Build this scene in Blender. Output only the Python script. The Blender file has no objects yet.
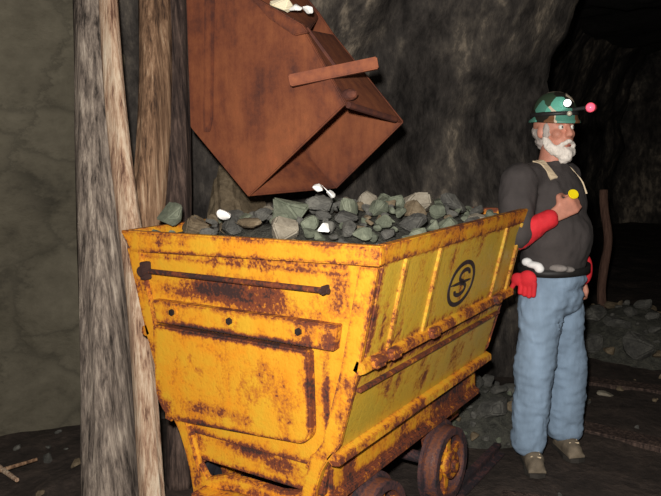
import bpy, bmesh, math, random
import numpy as np
from mathutils import Vector, Matrix, noise
R_ = random.Random(7)
C = bpy.context.scene.collection
V = Vector

# ------------------------------------------------------------------ node helpers
class NT:
    def __init__(s, name):
        s.m = bpy.data.materials.new(name); s.m.use_nodes = True
        s.t = s.m.node_tree; s.n = s.t.nodes; s.l = s.t.links
        s.n.clear()
        s.out = s.n.new('ShaderNodeOutputMaterial')
        s.b = s.n.new('ShaderNodeBsdfPrincipled')
        s.l.new(s.b.outputs[0], s.out.inputs[0])
    def coord(s, kind='Object'):
        return s.n.new('ShaderNodeTexCoord').outputs[kind]
    def world(s):
        return s.n.new('ShaderNodeNewGeometry').outputs['Position']
    def scale(s, v, sc):
        m = s.n.new('ShaderNodeMapping'); m.inputs['Scale'].default_value = sc
        s.l.new(v, m.inputs[0]); return m.outputs[0]
    def noise(s, v, scale, detail=5, rough=.6, dist=0):
        n = s.n.new('ShaderNodeTexNoise'); n.inputs['Scale'].default_value = scale
        n.inputs['Detail'].default_value = detail; n.inputs['Roughness'].default_value = rough
        n.inputs['Distortion'].default_value = dist
        s.l.new(v, n.inputs['Vector']); return n.outputs[0]
    def voro(s, v, scale, feat='F1', out=0):
        n = s.n.new('ShaderNodeTexVoronoi'); n.feature = feat; n.inputs['Scale'].default_value = scale
        s.l.new(v, n.inputs['Vector']); return n.outputs[out]
    def math(s, op, a, b=0.0, c=None):
        n = s.n.new('ShaderNodeMath'); n.operation = op
        for i, x in enumerate((a, b, c)):
            if x is None: continue
            if isinstance(x, (int, float)): n.inputs[i].default_value = x
            else: s.l.new(x, n.inputs[i])
        return n.outputs[0]
    def ramp(s, v, stops, interp='LINEAR'):
        n = s.n.new('ShaderNodeValToRGB'); r = n.color_ramp; r.interpolation = interp
        while len(r.elements) > 1: r.elements.remove(r.elements[-1])
        for i, (p, c) in enumerate(stops):
            e = r.elements[0] if i == 0 else r.elements.new(p)
            e.position = p; e.color = (c, c, c, 1) if isinstance(c, (int, float)) else (*c, 1)
        s.l.new(v, n.inputs[0]); return n.outputs[0]
    def mix(s, f, a, b):
        n = s.n.new('ShaderNodeMix'); n.data_type = 'RGBA'
        for k, x in ((0, f), (6, a), (7, b)):
            if isinstance(x, (int, float)): n.inputs[k].default_value = x
            elif isinstance(x, tuple): n.inputs[k].default_value = (*x, 1)
            else: s.l.new(x, n.inputs[k])
        return n.outputs[2]
    def attr(s, name):
        n = s.n.new('ShaderNodeAttribute'); n.attribute_name = name; return n.outputs['Fac']
    def bump(s, h, st=.3, d=.01):
        n = s.n.new('ShaderNodeBump'); n.inputs['Strength'].default_value = st; n.inputs['Distance'].default_value = d
        s.l.new(h, n.inputs['Height']); s.l.new(n.outputs[0], s.b.inputs['Normal'])
    def set(s, col=None, rough=.8, metal=0, spec=.5):
        if col is not None:
            if isinstance(col, tuple): s.b.inputs['Base Color'].default_value = (*col, 1)
            else: s.l.new(col, s.b.inputs['Base Color'])
        if isinstance(rough, (int, float)): s.b.inputs['Roughness'].default_value = rough
        else: s.l.new(rough, s.b.inputs['Roughness'])
        s.b.inputs['Metallic'].default_value = metal
        s.b.inputs['Specular IOR Level'].default_value = spec
        return s.m

def rock_mat(name, stops, sc=2.2, bump=.6, streak=(1, 1, 1), rough=.85, use_world=True, d=.03, crack=0):
    t = NT(name); p = t.world() if use_world else t.coord()
    q = t.scale(p, streak)
    a = t.noise(q, sc, 8, .65, .4); b = t.noise(q, sc*6, 6, .7)
    f = t.math('ADD', t.math('MULTIPLY', a, .62), t.math('MULTIPLY', b, .38))
    c = t.ramp(f, stops)
    if crack:
        wv = t.n.new('ShaderNodeVectorMath'); wv.operation = 'ADD'; t.l.new(q, wv.inputs[0])
        cb = t.n.new('ShaderNodeCombineXYZ'); [t.l.new(t.math('MULTIPLY', x_, .35), cb.inputs[i_]) for i_, x_ in enumerate((a, b, a))]; t.l.new(cb.outputs[0], wv.inputs[1])
        e = t.voro(wv.outputs[0], crack, 'DISTANCE_TO_EDGE')
        c = t.mix(t.ramp(e, [(0.0, .5), (.03, .2), (.08, 0.0)]), c, stops[0][1])
    t.bump(t.math('ADD', a, t.math('MULTIPLY', b, .4)), bump, d)
    return t.set(c, rough, 0, .3)

def painted(name, yel=((.62, .34, .025), (.70, .25, .016)), orange=(.42, .13, .012), rustc=(.15, .035, .012), darkc=(.035, .014, .012), bias=0.0):
    t = NT(name); p = t.world()
    n1 = t.noise(p, 7, 6, .65, .3); n2 = t.noise(p, 34, 5, .7, .2); n3 = t.noise(p, 95, 3, .6)
    st = t.noise(t.scale(p, (14, 14, 2.2)), 1.6, 5, .65)
    r = t.math('MULTIPLY', t.attr('rust'), .62)
    r = t.math('ADD', r, t.math('MULTIPLY', t.math('SUBTRACT', n1, .5), 1.0))
    r = t.math('ADD', r, t.math('MULTIPLY', t.math('SUBTRACT', n2, .5), .85))
    r = t.math('ADD', r, t.math('MULTIPLY', t.math('SUBTRACT', st, .5), .55))
    r = t.math('ADD', r, t.math('MULTIPLY', t.math('SUBTRACT', n3, .5), .7))
    r = t.math('ADD', r, bias)
    base = t.mix(t.ramp(n1, [(.35, 0.0), (.65, 1.0)]), *yel)
    c = t.mix(t.ramp(r, [(.06, 0.0), (.26, .8), (.34, 1.0)]), base, orange)
    c = t.mix(t.ramp(r, [(.30, 0.0), (.40, 1.0)]), c, rustc)
    c = t.mix(t.ramp(r, [(.50, 0.0), (.66, 1.0)]), c, darkc)
    rg = t.ramp(r, [(.1, .42), (.35, .8)])
    t.bump(t.math('MULTIPLY', r, -1.0), .35, .006)
    return t.set(c, rg, 0, .45)

def simple(name, col, rough=.7, var=.25, sc=30, metal=0, bump=.15, d=.004, streak=(1, 1, 1)):
    t = NT(name); p = t.scale(t.coord(), streak); n = t.noise(p, sc, 5, .65)
    k = [tuple(max(0, x*(1-var)) for x in col), tuple(min(1, x*(1+var)) for x in col)]
    c = t.ramp(n, [(.3, k[0]), (.7, k[1])])
    if bump: t.bump(n, bump, d)
    return t.set(c, rough, metal, .4)

def emit(name, col, st):
    t = NT(name); t.b.inputs['Emission Color'].default_value = (*col, 1)
    t.b.inputs['Emission Strength'].default_value = st
    return t.set(tuple(min(1, c) for c in col), .3)

M = {}
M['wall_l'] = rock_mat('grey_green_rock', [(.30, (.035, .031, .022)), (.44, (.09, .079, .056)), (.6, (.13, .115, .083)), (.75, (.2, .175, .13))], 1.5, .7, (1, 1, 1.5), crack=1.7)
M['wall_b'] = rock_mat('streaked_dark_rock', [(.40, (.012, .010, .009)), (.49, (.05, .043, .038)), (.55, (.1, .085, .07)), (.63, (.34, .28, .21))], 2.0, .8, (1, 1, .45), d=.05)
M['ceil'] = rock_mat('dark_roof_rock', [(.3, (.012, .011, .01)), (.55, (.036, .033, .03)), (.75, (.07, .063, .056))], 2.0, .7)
M['floor'] = rock_mat('brown_mud_floor', [(.3, (.012, .009, .008)), (.5, (.04, .03, .025)), (.68, (.085, .062, .05))], 4, .8, d=.03)
M['yellow'] = painted('rusty_yellow_paint')
M['yellow_grazed_side'] = painted('rusty_paint_grazing_flash', ((.52, .35, .04), (.62, .36, .032)), (.42, .16, .018))  # same yellow paint, tinted olive to imitate flash grazing the sides
M['yellow_lip'] = painted('worn_orange_lip', bias=.0)
M['yellow_frame'] = painted('worn_frame_paint', bias=.08)
M['decal'] = simple('faded_black_paint', (.035, .022, .022), .6, .5, 40)
M['black_iron'] = simple('black_iron', (.02, .022, .028), .5, .4, 20)
M['tyre'] = painted('rusty_wheel_iron', ((.1, .045, .04), (.13, .055, .035)), (.16, .05, .02), (.07, .03, .03), (.02, .014, .018))
M['bolt'] = simple('bolt_steel', (.03, .022, .022), .5, .5, 60, .3)
def rusty(name, k=1.0, hi=(.36, .115, .045)):
    t = NT(name); p = t.world()
    n1 = t.noise(p, 3.5, 6, .62, .5); n2 = t.noise(p, 22, 6, .7); st = t.noise(t.scale(p, (9, 9, 1.6)), 2.2, 4, .6)
    f = t.math('ADD', t.math('ADD', t.math('MULTIPLY', n1, .4), t.math('MULTIPLY', n2, .3)), t.math('MULTIPLY', st, .3))
    f = t.math('SUBTRACT', f, t.math('MULTIPLY', t.attr('rust'), .10))
    c = t.ramp(f, [(.34, (.085*k, .028*k, .02*k)), (.46, (.2*k, .058*k, .026*k)), (.56, (.27*k, .085*k, .034*k)), (.68, tuple(x*k for x in hi))])
    t.bump(n2, .4, .006)
    return t.set(c, .78, 0, .35)
M['rust'] = rusty('red_brown_rust', .8, (.36, .105, .04))
M['rust_bar'] = rusty('brown_bar_rust', .95, (.42, .16, .08))
M['timber'] = None
def wood(name, stops, sc=3.0, bump=.8):
    t = NT(name); p = t.coord()
    q = t.scale(p, (1, 1, .045)); a = t.noise(q, 48*sc/3, 6, .75, .2)
    b = t.noise(t.scale(p, (1, 1, .5)), 7, 5, .65)
    f = t.math('ADD', t.math('MULTIPLY', a, .75), t.math('MULTIPLY', b, .25))
    t.bump(a, bump, .015)
    return t.set(t.ramp(f, stops), .85, 0, .25)
M['timber'] = wood('weathered_grey_timber', [(.38, (.03, .024, .02)), (.47, (.15, .12, .1)), (.54, (.27, .22, .18)), (.64, (.46, .39, .32))])
M['pale'] = wood('pale_split_timber', [(.38, (.12, .06, .04)), (.47, (.42, .27, .18)), (.56, (.62, .48, .35)), (.68, (.74, .64, .5))])
M['brown'] = wood('brown_bark_timber', [(.38, (.045, .026, .018)), (.47, (.17, .095, .055)), (.55, (.33, .2, .12)), (.65, (.55, .4, .27))])
M['darkwood'] = wood('dark_brown_timber', [(.38, (.015, .01, .01)), (.5, (.06, .04, .033)), (.62, (.15, .10, .08))])  # dark brown grain, same tone range over the whole length
M['redwood'] = wood('reddish_brown_timber', [(.36, (.06, .03, .022)), (.55, (.13, .07, .05)), (.7, (.2, .12, .085))])
M['ore_green'] = rock_mat('grey_green_ore', [(.32, (.04, .045, .034)), (.5, (.13, .145, .105)), (.66, (.22, .235, .175))], 9, .6, d=.012)
M['ore_grey'] = rock_mat('dark_grey_ore', [(.32, (.02, .02, .02)), (.5, (.08, .078, .07)), (.68, (.16, .155, .135))], 10, .6, d=.012)
M['ore_brown'] = rock_mat('brown_ore', [(.32, (.04, .03, .02)), (.5, (.14, .105, .065)), (.68, (.25, .2, .135))], 10, .6, d=.012)
M['ore_pale'] = rock_mat('pale_ore', [(.32, (.12, .10, .075)), (.5, (.25, .22, .17)), (.68, (.36, .33, .27))], 10, .6, d=.012)
M['ore_fines'] = rock_mat('fine_ore_gravel', [(.32, (.018, .018, .016)), (.5, (.06, .06, .05)), (.68, (.12, .115, .09))], 22, 1.0, d=.02)
M['quartz'] = simple('white_quartz', (.88, .87, .84), .4, .08, 20)
M['quartz_y'] = simple('cream_quartz', (.85, .76, .55), .4, .15, 20)
M['skin'] = simple('ruddy_skin', (.50, .215, .15), .55, .18, 25, bump=.05)
M['hair'] = simple('grey_hair', (.42, .37, .34), .8, .35, 60, bump=.5, streak=(1, 1, .3))
M['beard'] = simple('white_beard', (.74, .68, .62), .85, .2, 70, bump=.6, streak=(1, 1, .35))
M['shirt'] = simple('charcoal_cloth', (.052, .044, .043), .9, .2, 9, bump=.3, d=.02)
M['red'] = simple('red_cloth', (.62, .02, .03), .8, .15, 18)
M['jean'] = simple('faded_blue_denim', (.215, .30, .41), .9, .28, 7, bump=.3, d=.012, streak=(1, 1, .4))
M['boot'] = simple('tan_leather', (.15, .12, .085), .8, .4, 18)
M['sole'] = simple('dark_rubber', (.03, .026, .022), .8, .3, 30)
M['strap'] = simple('cream_webbing', (.66, .53, .36), .8, .12, 50)
M['belt'] = simple('black_leather', (.015, .014, .014), .6, .3, 30)
M['whitecloth'] = simple('white_cloth', (.8, .8, .8), .8, .08, 30)
M['greycloth'] = simple('grey_cloth', (.22, .2, .19), .85, .25, 30)
M['yellow_plastic'] = simple('yellow_plastic', (.9, .72, .01), .4, .05, 30)
M['eye_w'] = simple('eye_white', (.7, .66, .6), .3, .05, 30, bump=0)
M['eye_d'] = simple('eye_dark', (.03, .02, .015), .2, .05, 30, bump=0)
M['lamp_white'] = emit('lit_white_lamp', (1, 1, .98), 2.2)
M['lamp_red'] = emit('lit_red_lamp', (1.0, .13, .22), .75)
M['lamp_body'] = simple('lamp_housing', (.55, .06, .09), .45, .2, 30)
M['blackplastic'] = simple('black_plastic', (.02, .02, .02), .5, .2, 30)
def helmet_mat():
    t = NT('patchy_camouflage_helmet'); p = t.coord()
    q = t.noise(p, 9, 2, .5)
    w = t.n.new('ShaderNodeVectorMath'); w.operation = 'ADD'; t.l.new(p, w.inputs[0])
    cmb = t.n.new('ShaderNodeCombineXYZ'); [t.l.new(t.math('MULTIPLY', q, .05), cmb.inputs[i]) for i in range(3)]
    t.l.new(cmb.outputs[0], w.inputs[1])
    v = t.voro(w.outputs[0], 17, 'F1', 1)
    s = t.n.new('ShaderNodeSeparateColor'); t.l.new(v, s.inputs[0])
    c = t.ramp(s.outputs[0], [(0, (.02, .018, .014)), (.2, (.12, .42, .32)), (.38, (.035, .06, .035)), (.54, (.17, .075, .035)), (.70, (.6, .5, .38)), (.84, (.08, .25, .19))], 'CONSTANT')
    return t.set(c, .4, 0, .5)
M['helmet'] = helmet_mat()

# ------------------------------------------------------------------ object helpers
def link(name, me, m=None, parent=None, loc=(0, 0, 0)):
    o = bpy.data.objects.new(name, me); C.objects.link(o); o.location = loc
    if m is not None and me is not None: me.materials.append(m)
    if parent is not None: o.parent = parent
    return o
def tag(o, label=None, cat=None, group=None, kind=None):
    if label: o['label'] = label
    if cat: o['category'] = cat
    if group: o['group'] = group
    if kind: o['kind'] = kind
    return o
def thing(name, label, cat, loc=(0, 0, 0), rz=0, group=None):
    o = bpy.data.objects.new(name, None); C.objects.link(o); o.location = loc; o.rotation_euler = (0, 0, rz)
    o.empty_display_size = .1
    return tag(o, label, cat, group)
def to_mesh(bm, name, smooth=False):
    bmesh.ops.recalc_face_normals(bm, faces=bm.faces)
    me = bpy.data.meshes.new(name); bm.to_mesh(me); bm.free()
    if smooth: me.polygons.foreach_set('use_smooth', [True]*len(me.polygons))
    return me
def prism(bm, poly, d, ax=1):
    """poly: list of 3-D points; extruded by vector d"""
    d = V(d); a = [bm.verts.new(V(q)) for q in poly]; b = [bm.verts.new(V(q)+d) for q in poly]; n = len(poly)
    bm.faces.new(a); bm.faces.new(b[::-1])
    for i in range(n): bm.faces.new((a[i], a[(i+1) % n], b[(i+1) % n], b[i]))
def box(bm, c, s, rot=None):
    r = bmesh.ops.create_cube(bm, size=1)['verts']
    m = Matrix.Translation(V(c)) @ (rot.to_4x4() if rot else Matrix()) @ Matrix.Diagonal((*s, 1))
    bmesh.ops.transform(bm, matrix=m, verts=r)
def cyl(bm, p0, p1, r0, r1=None, seg=20, cap=True):
    p0, p1 = V(p0), V(p1); r1 = r0 if r1 is None else r1
    v = bmesh.ops.create_cone(bm, cap_ends=cap, segments=seg, radius1=r0, radius2=r1, depth=(p1-p0).length)['verts']
    q = (p1-p0).to_track_quat('Z', 'Y')
    bmesh.ops.transform(bm, matrix=Matrix.Translation((p0+p1)/2) @ q.to_matrix().to_4x4(), verts=v)
def ball(bm, c, r, sub=3, rot=None):
    v = bmesh.ops.create_icosphere(bm, subdivisions=sub, radius=1)['verts']
    r = (r, r, r) if isinstance(r, (int, float)) else r
    bmesh.ops.transform(bm, matrix=Matrix.Translation(V(c)) @ (rot.to_4x4() if rot else Matrix()) @ Matrix.Diagonal((*r, 1)), verts=v)
def bevel(bm, w=.004, seg=2):
    es = [e for e in bm.edges if len(e.link_faces) == 2 and e.calc_face_angle(0) > .5]
    bmesh.ops.bevel(bm, geom=es, offset=w, segments=seg, affect='EDGES', clamp_overlap=True)

def worn(name, bm, m, parent, blobs=(), step=.022, edge=.016, ew=.8, bev=.004, lift=0.0):
    """mesh with a 'rust' attribute: wear along its own edges plus blobs of rust or painted shadow
    blobs: (x,y,z,rx,ry,rz,strength); vertices are world, parent origin is subtracted"""
    bmesh.ops.recalc_face_normals(bm, faces=bm.faces)
    seg = [(e.verts[0].co.copy(), e.verts[1].co.copy()) for e in bm.edges if len(e.link_faces) < 2 or e.calc_face_angle(0) > .35]
    if bev: bevel(bm, bev, 2)
    for _ in range(7):
        es = [e for e in bm.edges if e.calc_length() > step*1.5]
        if not es or len(bm.verts) > 24000: break
        bmesh.ops.subdivide_edges(bm, edges=es, cuts=1, use_grid_fill=True)
        bmesh.ops.triangulate(bm, faces=[f for f in bm.faces if len(f.verts) > 4])
    P = np.array([v.co[:] for v in bm.verts]); D = np.full(len(P), 9.)
    for a, b in seg:
        a = np.array(a); b = np.array(b); ab = b-a; L = ab@ab
        if L < 1e-8: continue
        tt = np.clip((P-a)@ab/L, 0, 1); D = np.minimum(D, np.linalg.norm(P-a-tt[:, None]*ab, axis=1))
    W = ew*np.exp(-(D/edge)**2) + lift
    for (x, y, z, rx, ry, rz, s) in blobs:
        q = ((P-np.array((x, y, z)))/np.array((rx, ry, rz)))
        W = np.maximum(W, s*np.exp(-np.sum(q**2, 1)**1.5)) if s > 0 else W + s*np.exp(-np.sum(q**2, 1))
    off = parent.location if parent is not None else V((0, 0, 0))
    bmesh.ops.translate(bm, verts=bm.verts, vec=-off)
    me = to_mesh(bm, name)
    a = me.attributes.new('rust', 'FLOAT', 'POINT'); a.data.foreach_set('value', W.astype(np.float32))
    return link(name, me, m, parent)

def remeshed(name, bm, voxel, smooth=4, ratio=None):
    """union of all the blobs in bm as one continuous skin"""
    me = to_mesh(bm, name+'_src'); o = bpy.data.objects.new('tmp', me); C.objects.link(o)
    r = o.modifiers.new('r', 'REMESH'); r.mode = 'VOXEL'; r.voxel_size = voxel
    s = o.modifiers.new('s', 'SMOOTH'); s.iterations = smooth; s.factor = .5
    dg = bpy.context.evaluated_depsgraph_get(); ev = o.evaluated_get(dg)
    out = bpy.data.meshes.new_from_object(ev); out.name = name
    bpy.data.objects.remove(o); bpy.data.meshes.remove(me)
    out.polygons.foreach_set('use_smooth', [True]*len(out.polygons))
    return out
def limb(bm, pts, sub=2):
    """tapered chain: pts = [(x,y,z,r), ...]"""
    for (a, b) in zip(pts, pts[1:]):
        A, B = V(a[:3]), V(b[:3]); cyl(bm, A, B, a[3], b[3], 20)
    for q in pts: ball(bm, q[:3], q[3]*1.02, max(sub, 3))
def displace(me, amp, sc, seed=0, zf=1):
    for v in me.vertices:
        p = V((v.co.x*sc, v.co.y*sc, v.co.z*sc*zf)) + V((seed*7.1, 0, 0))
        v.co += v.normal*amp*noise.fractal(p, .8, 2.1, 3)

# ------------------------------------------------------------------ camera
cam = bpy.data.cameras.new('camera'); co = bpy.data.objects.new('camera', cam); C.objects.link(co)
CP = V((1.5201, -1.675, 1.5)); yaw, pitch, roll = -.5996, -.13983, -.02877
fw = V((math.sin(yaw)*math.cos(pitch), math.cos(yaw)*math.cos(pitch), math.sin(pitch)))
r0 = V((math.cos(yaw), -math.sin(yaw), 0)); u0 = r0.cross(fw)
rt = math.cos(roll)*r0+math.sin(roll)*u0; up = -math.sin(roll)*r0+math.cos(roll)*u0
mt = Matrix((rt, up, -fw)).transposed().to_4x4(); mt.translation = CP
co.matrix_world = mt
cam.sensor_width = 36; cam.lens = 695.9/661*36; cam.clip_start = .05; cam.clip_end = 60
S = bpy.context.scene; S.camera = co
S.view_settings.view_transform = 'Standard'; S.view_settings.look = 'None'; S.view_settings.gamma = 1
S.view_settings.exposure = 0.0; S.view_settings.use_curve_mapping = False

def unproj(px, py, y):      # design helper: where the traced corner lies on the bucket's own plane
    d = fw+rt*((px-330.5)/695.9)-up*((py-248)/695.9); return CP+d*((y-CP.y)/d.y)
# ------------------------------------------------------------------ the mine tunnel
def sheet(name, grid, m, kind='structure', thick=0):
    bm = bmesh.new(); vs = [[bm.verts.new(p) for p in row] for row in grid]
    for i in range(len(vs)-1):
        for j in range(len(vs[0])-1): bm.faces.new((vs[i][j], vs[i+1][j], vs[i+1][j+1], vs[i][j+1]))
    me = to_mesh(bm, name, True); o = link(name, me, m); tag(o, kind=kind); return o
def lerp_path(path, n):
    L = [0]
    for a, b in zip(path, path[1:]): L.append(L[-1]+(V(b)-V(a)).length)
    out = []
    for i in range(n):
        s = L[-1]*i/(n-1); k = 0
        while k < len(path)-2 and L[k+1] < s: k += 1
        t = (s-L[k])/(L[k+1]-L[k]); out.append(V(path[k]).lerp(V(path[k+1]), t))
    return out
def rockface(path, h, lean, n, m_, amp, seed, fold=.0):
    P = lerp_path([(x, y, 0) for x, y in path], n); g = []
    for i, p in enumerate(P):
        a = P[max(0, i-1)]; b = P[min(n-1, i+1)]; t = (b-a).normalized(); nrm = V((t.y, -t.x, 0))
        row = []
        for j in range(m_):
            z = -.1+(h+.1)*j/(m_-1)
            q = p+V((0, 0, z))
            d = amp*noise.fractal(q*.9+V((seed, 0, 0)), .9, 2.1, 6)
            cell = noise.voronoi(q*V((1.3, 1.3, 1.0))+V((seed, 3, 1)))[0]
            d += amp*.7*(min(1, (cell[1]-cell[0])*2.2)-.5)
            inward = lean*(max(0, z-1.3)/1.3)**2
            row.append(q+nrm*(d+inward+.06*max(0, .5-z)))
        g.append(row)
    return g
# path order chosen so the normal (t.y,-t.x) points into the tunnel
sheet('wall_left', rockface([(-4.6, -2.6), (-3.2, -1.1), (-2.2, .1), (-1.72, .75), (-1.45, 1.15)], 3.0, .25, 150, 110, .10, 3), M['wall_l'])
sheet('wall_back', rockface([(-1.66, .78), (-1.18, 1.10), (-.92, 1.42), (-.62, 1.95), (-.2, 2.5), (.06, 2.95), (-.15, 3.35), (-.75, 3.9), (-1.5, 5.5), (-1.8, 9), (-1.4, 12.2), (1.2, 12.6), (3.4, 12.4)], 3.3, .3, 300, 110, .13, 11), M['wall_b'])
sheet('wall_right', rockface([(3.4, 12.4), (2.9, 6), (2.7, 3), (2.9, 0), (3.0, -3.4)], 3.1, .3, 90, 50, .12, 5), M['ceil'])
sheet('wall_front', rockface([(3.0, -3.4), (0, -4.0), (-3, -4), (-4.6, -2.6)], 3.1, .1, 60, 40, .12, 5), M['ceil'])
g = []
for i in range(110):
    row = []
    for j in range(110):
        x = -4.9+8.6*i/109; y = -4.4+17.4*j/109
        z = 2.74+.35*max(0, min(1, (y-2.9)/1.5))+.14*noise.fractal(V((x, y, 5))*.9, .9, 2.1, 5)
        row.append((x, y, z))
    g.append(row)
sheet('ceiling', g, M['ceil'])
g = []
def floor_z(x, y):
    z = .03*noise.fractal(V((x*2.2, y*2.2, 1)), .8, 2.1, 5)
    k = min(1, math.hypot(x-.63, y-1.5)/.5); k = k*k
    c = max(0, min(1, (max(abs(x)-.5, -y-.2, y-1.4))/.3))
    return z*k*c - .012
for i in range(200):
    g.append([(-4.9+8.6*i/199, -4.4+17.4*j/239, floor_z(-4.9+8.6*i/199, -4.4+17.4*j/239)) for j in range(240)])
sheet('floor', g, M['floor'])

# ------------------------------------------------------------------ rails
def rail(x, label):
    root = thing('rail', label, 'rail', (x, .3, 0))
    bm = bmesh.new()
    pr = [(-.035, 0), (.035, 0), (.035, .008), (.006, .012), (.006, .038), (.016, .042), (.016, .055), (-.016, .055), (-.016, .042), (-.006, .038), (-.006, .012), (-.035, .008)]
    prism(bm, [(x+a, -1.6, b) for a, b in pr], (0, 3.05, 0))
    worn('rail_bar', bm, M['tyre'], root, step=.06, bev=0, lift=.2)
    bm = bmesh.new()
    bm.free()
    for yy in (-1.2, -.5, .2, .9):
        bm = bmesh.new(); box(bm, (x, yy, .008), (.1, .05, .012)); worn('tie_plate', bm, M['tyre'], root, step=.06, bev=0, lift=.3)
rail(-.345, 'rusty rail under the left wheels of the yellow ore car')
rail(.345, 'rusty rail under the right wheels of the yellow ore car')

# ------------------------------------------------------------------ the ore car
L = 1.262; W2 = .553; ZR = 1.23
car = thing('ore_car', 'rusty yellow steel ore car heaped with broken rock', 'mine car', (0, .631, 0))
Y = M['yellow']; YS = M['yellow_grazed_side']; YL = M['yellow_lip']; YF = M['yellow_frame']
def outx(z):
    pts = [(.50, .31), (.54, .352), (.60, .385), (.855, .462), (1.17, .535), (1.23, .548)]
    if z <= pts[0][0]: return pts[0][1]
    for (a, b), (c, d) in zip(pts, pts[1:]):
        if z <= c: return b+(d-b)*(z-a)/(c-a)
    return pts[-1][1]
zs = [.50, .60, .73, .855, 1.0, 1.2]
for nm, y0, dy in (('end_panel', .02, .014), ('end_panel', L-.034, .014)):
    bm = bmesh.new()
    poly = [(outx(z)-.008, y0, z) for z in zs]+[(-outx(z)+.008, y0, z) for z in zs[::-1]]
    prism(bm, poly, (0, dy, 0))
    worn(nm, bm, Y, car, [(-.05, 0, 1.04, .28, .1, .05, 1.1), (0, 0, 1.135, .5, .1, .012, .8), (-.2, 0, 1.02, .2, .1, .03, .7), (.1, 0, 1.0, .2, .1, .03, .7), (.12, 0, 1.03, .1, .1, .05, .6), (0, 0, 1.155, .6, .1, .012, .6), (.38, 0, 1.06, .05, .1, .07, .55), (.0, 0, .45, .3, .1, .06, .7), (.33, 0, .75, .014, .1, .2, .9)], step=.016, edge=.02)
# rim: four mitred bars
bm = bmesh.new(); prism(bm, [(-W2, -.012, ZR), (W2, -.012, ZR), (W2-.004, -.012, 1.172), (-W2+.055, -.012, 1.155)], (0, .034, 0))
worn('rim', bm, Y, car, [(0, 0, 1.16, .6, .1, .012, .75), (-.3, 0, 1.2, .12, .1, .012, .5), (.52, 0, 1.2, .04, .1, .04, .4)], step=.014, edge=.008, ew=.7, bev=.005)
bm = bmesh.new(); box(bm, (0, L+.0, 1.2), (2*W2-.08, .03, .055)); worn('rim', bm, YL, car)
for s in (1, -1):
    bm = bmesh.new(); prism(bm, [(s*W2, .022, ZR), (s*(W2-.035), .022, ZR), (s*(W2-.038), .022, 1.17), (s*(W2-.012), .022, 1.17)], (0, L-.012, 0))
    worn('rim', bm, YL if s > 0 else Y, car, [(s*W2, y, 1.175, .05, .14, .02, .7) for y in (.15, .5, .9, 1.15)], step=.02, edge=.009, ew=.55)
    # upper side plate
    bm = bmesh.new(); t = .012*s
    prism(bm, [(s*(.535), .034, 1.18), (s*.535-t, .034, 1.18), (s*.455-t, .034, .845), (s*.455, .034, .845)], (0, L-.07, 0))
    bl = [(s*.5, .07+R_.random()*1.15, .86+.3*R_.random(), .06, .015+.02*R_.random(), .08, .5+.3*R_.random()) for _ in range(7)]
    worn('side_plate', bm, YS, car, bl+[(s*.5, .6, .885, .1, .7, .02, .55), (s*.5, .05, 1.0, .1, .02, .2, .6)], step=.02, edge=.014)
    # outside stiffeners on the side plate
    for y, w in ((.16, .022), (.40, .022), (1.02, .03), (1.2, .03)):
        bm = bmesh.new(); prism(bm, [(s*.532, y, 1.17), (s*.544, y, 1.17), (s*.470, y, .87), (s*.456, y, .87)], (0, w, 0))
        worn('side_rib', bm, YS, car, [(s*.5, y+w, .98, .1, .010, .10, .4)], step=.02, edge=.006, ew=.4, bev=.002)
    # ridge where the side door hinges
    bm = bmesh.new(); prism(bm, [(s*.456, .0, .885), (s*.482, .0, .872), (s*.486, .0, .848), (s*.464, .0, .838), (s*.44, .0, .85)], (0, L+.0, 0))
    worn('hinge_ridge', bm, YL, car, [(s*.47, y, .86, .1, .07, .03, .75) for y in (.08, .3, .62, .78, 1.1)], step=.016, edge=.008, ew=.45, bev=.002)
    # lower discharge door
    bm = bmesh.new(); prism(bm, [(s*.448, .03, .84), (s*.448-t, .03, .84), (s*.356-t, .03, .555), (s*.356, .03, .555)], (0, L-.06, 0))
    bl = [(s*.4, .07+R_.random()*1.1, .6+.2*R_.random(), .06, .015+.03*R_.random(), .07, .4+.3*R_.random()) for _ in range(7)]
    door = worn('side_door', bm, YS, car, bl+[(s*.45, .6, .82, .1, .7, .03, .8)], step=.02, edge=.014)
    bm = bmesh.new(); box(bm, (s*.43, .62, .775), (.03, 1.16, .012), Matrix.Rotation(0, 3, 'X'))
    b = worn('door_rib', bm, YL, door, [], step=.03, edge=.008, bev=.002); b.location = -car.location
    for y in (.07, .17, .45, 1.05):
        bm = bmesh.new(); box(bm, (s*.49, y, .868), (.026, .05, .034)); cyl(bm, (s*.495, y-.035, .868), (s*.495, y+.035, .868), .011, seg=10)
        worn('hinge', bm, YL, car, [(s*.49, y, .86, .05, .05, .02, .6)], step=.02, edge=.008, bev=.002)
    # bottom lip of the door
    bm = bmesh.new(); prism(bm, [(s*.356, .0, .575), (s*.384, .0, .562), (s*.386, .0, .536), (s*.355, .0, .530), (s*.335, .0, .55)], (0, L-.005, 0))
    worn('door_lip', bm, YL, car, [(s*.37, y, .54, .1, .1, .02, .7) for y in (.05, .4, .55, .95, 1.2)], step=.016, edge=.007, ew=.45, bev=.002)
    # corner flange on the near end
    bm = bmesh.new(); zz = [.50, .60, .855, 1.0, 1.165]
    prism(bm, [(s*outx(z), .0, z) for z in zz]+[(s*(outx(z)-.062), .0, z) for z in zz[::-1]], (0, .02, 0))
    worn('corner_flange', bm, Y, car, [(s*.43, 0, .80, .05, .1, .03, .6), (s*.40, 0, .68, .03, .1, .05, .6), (s*.34, 0, .52, .05, .1, .05, .8), (s*.46, 0, 1.05, .04, .1, .04, .5)], step=.014, edge=.009, ew=.55, bev=.003)
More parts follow.
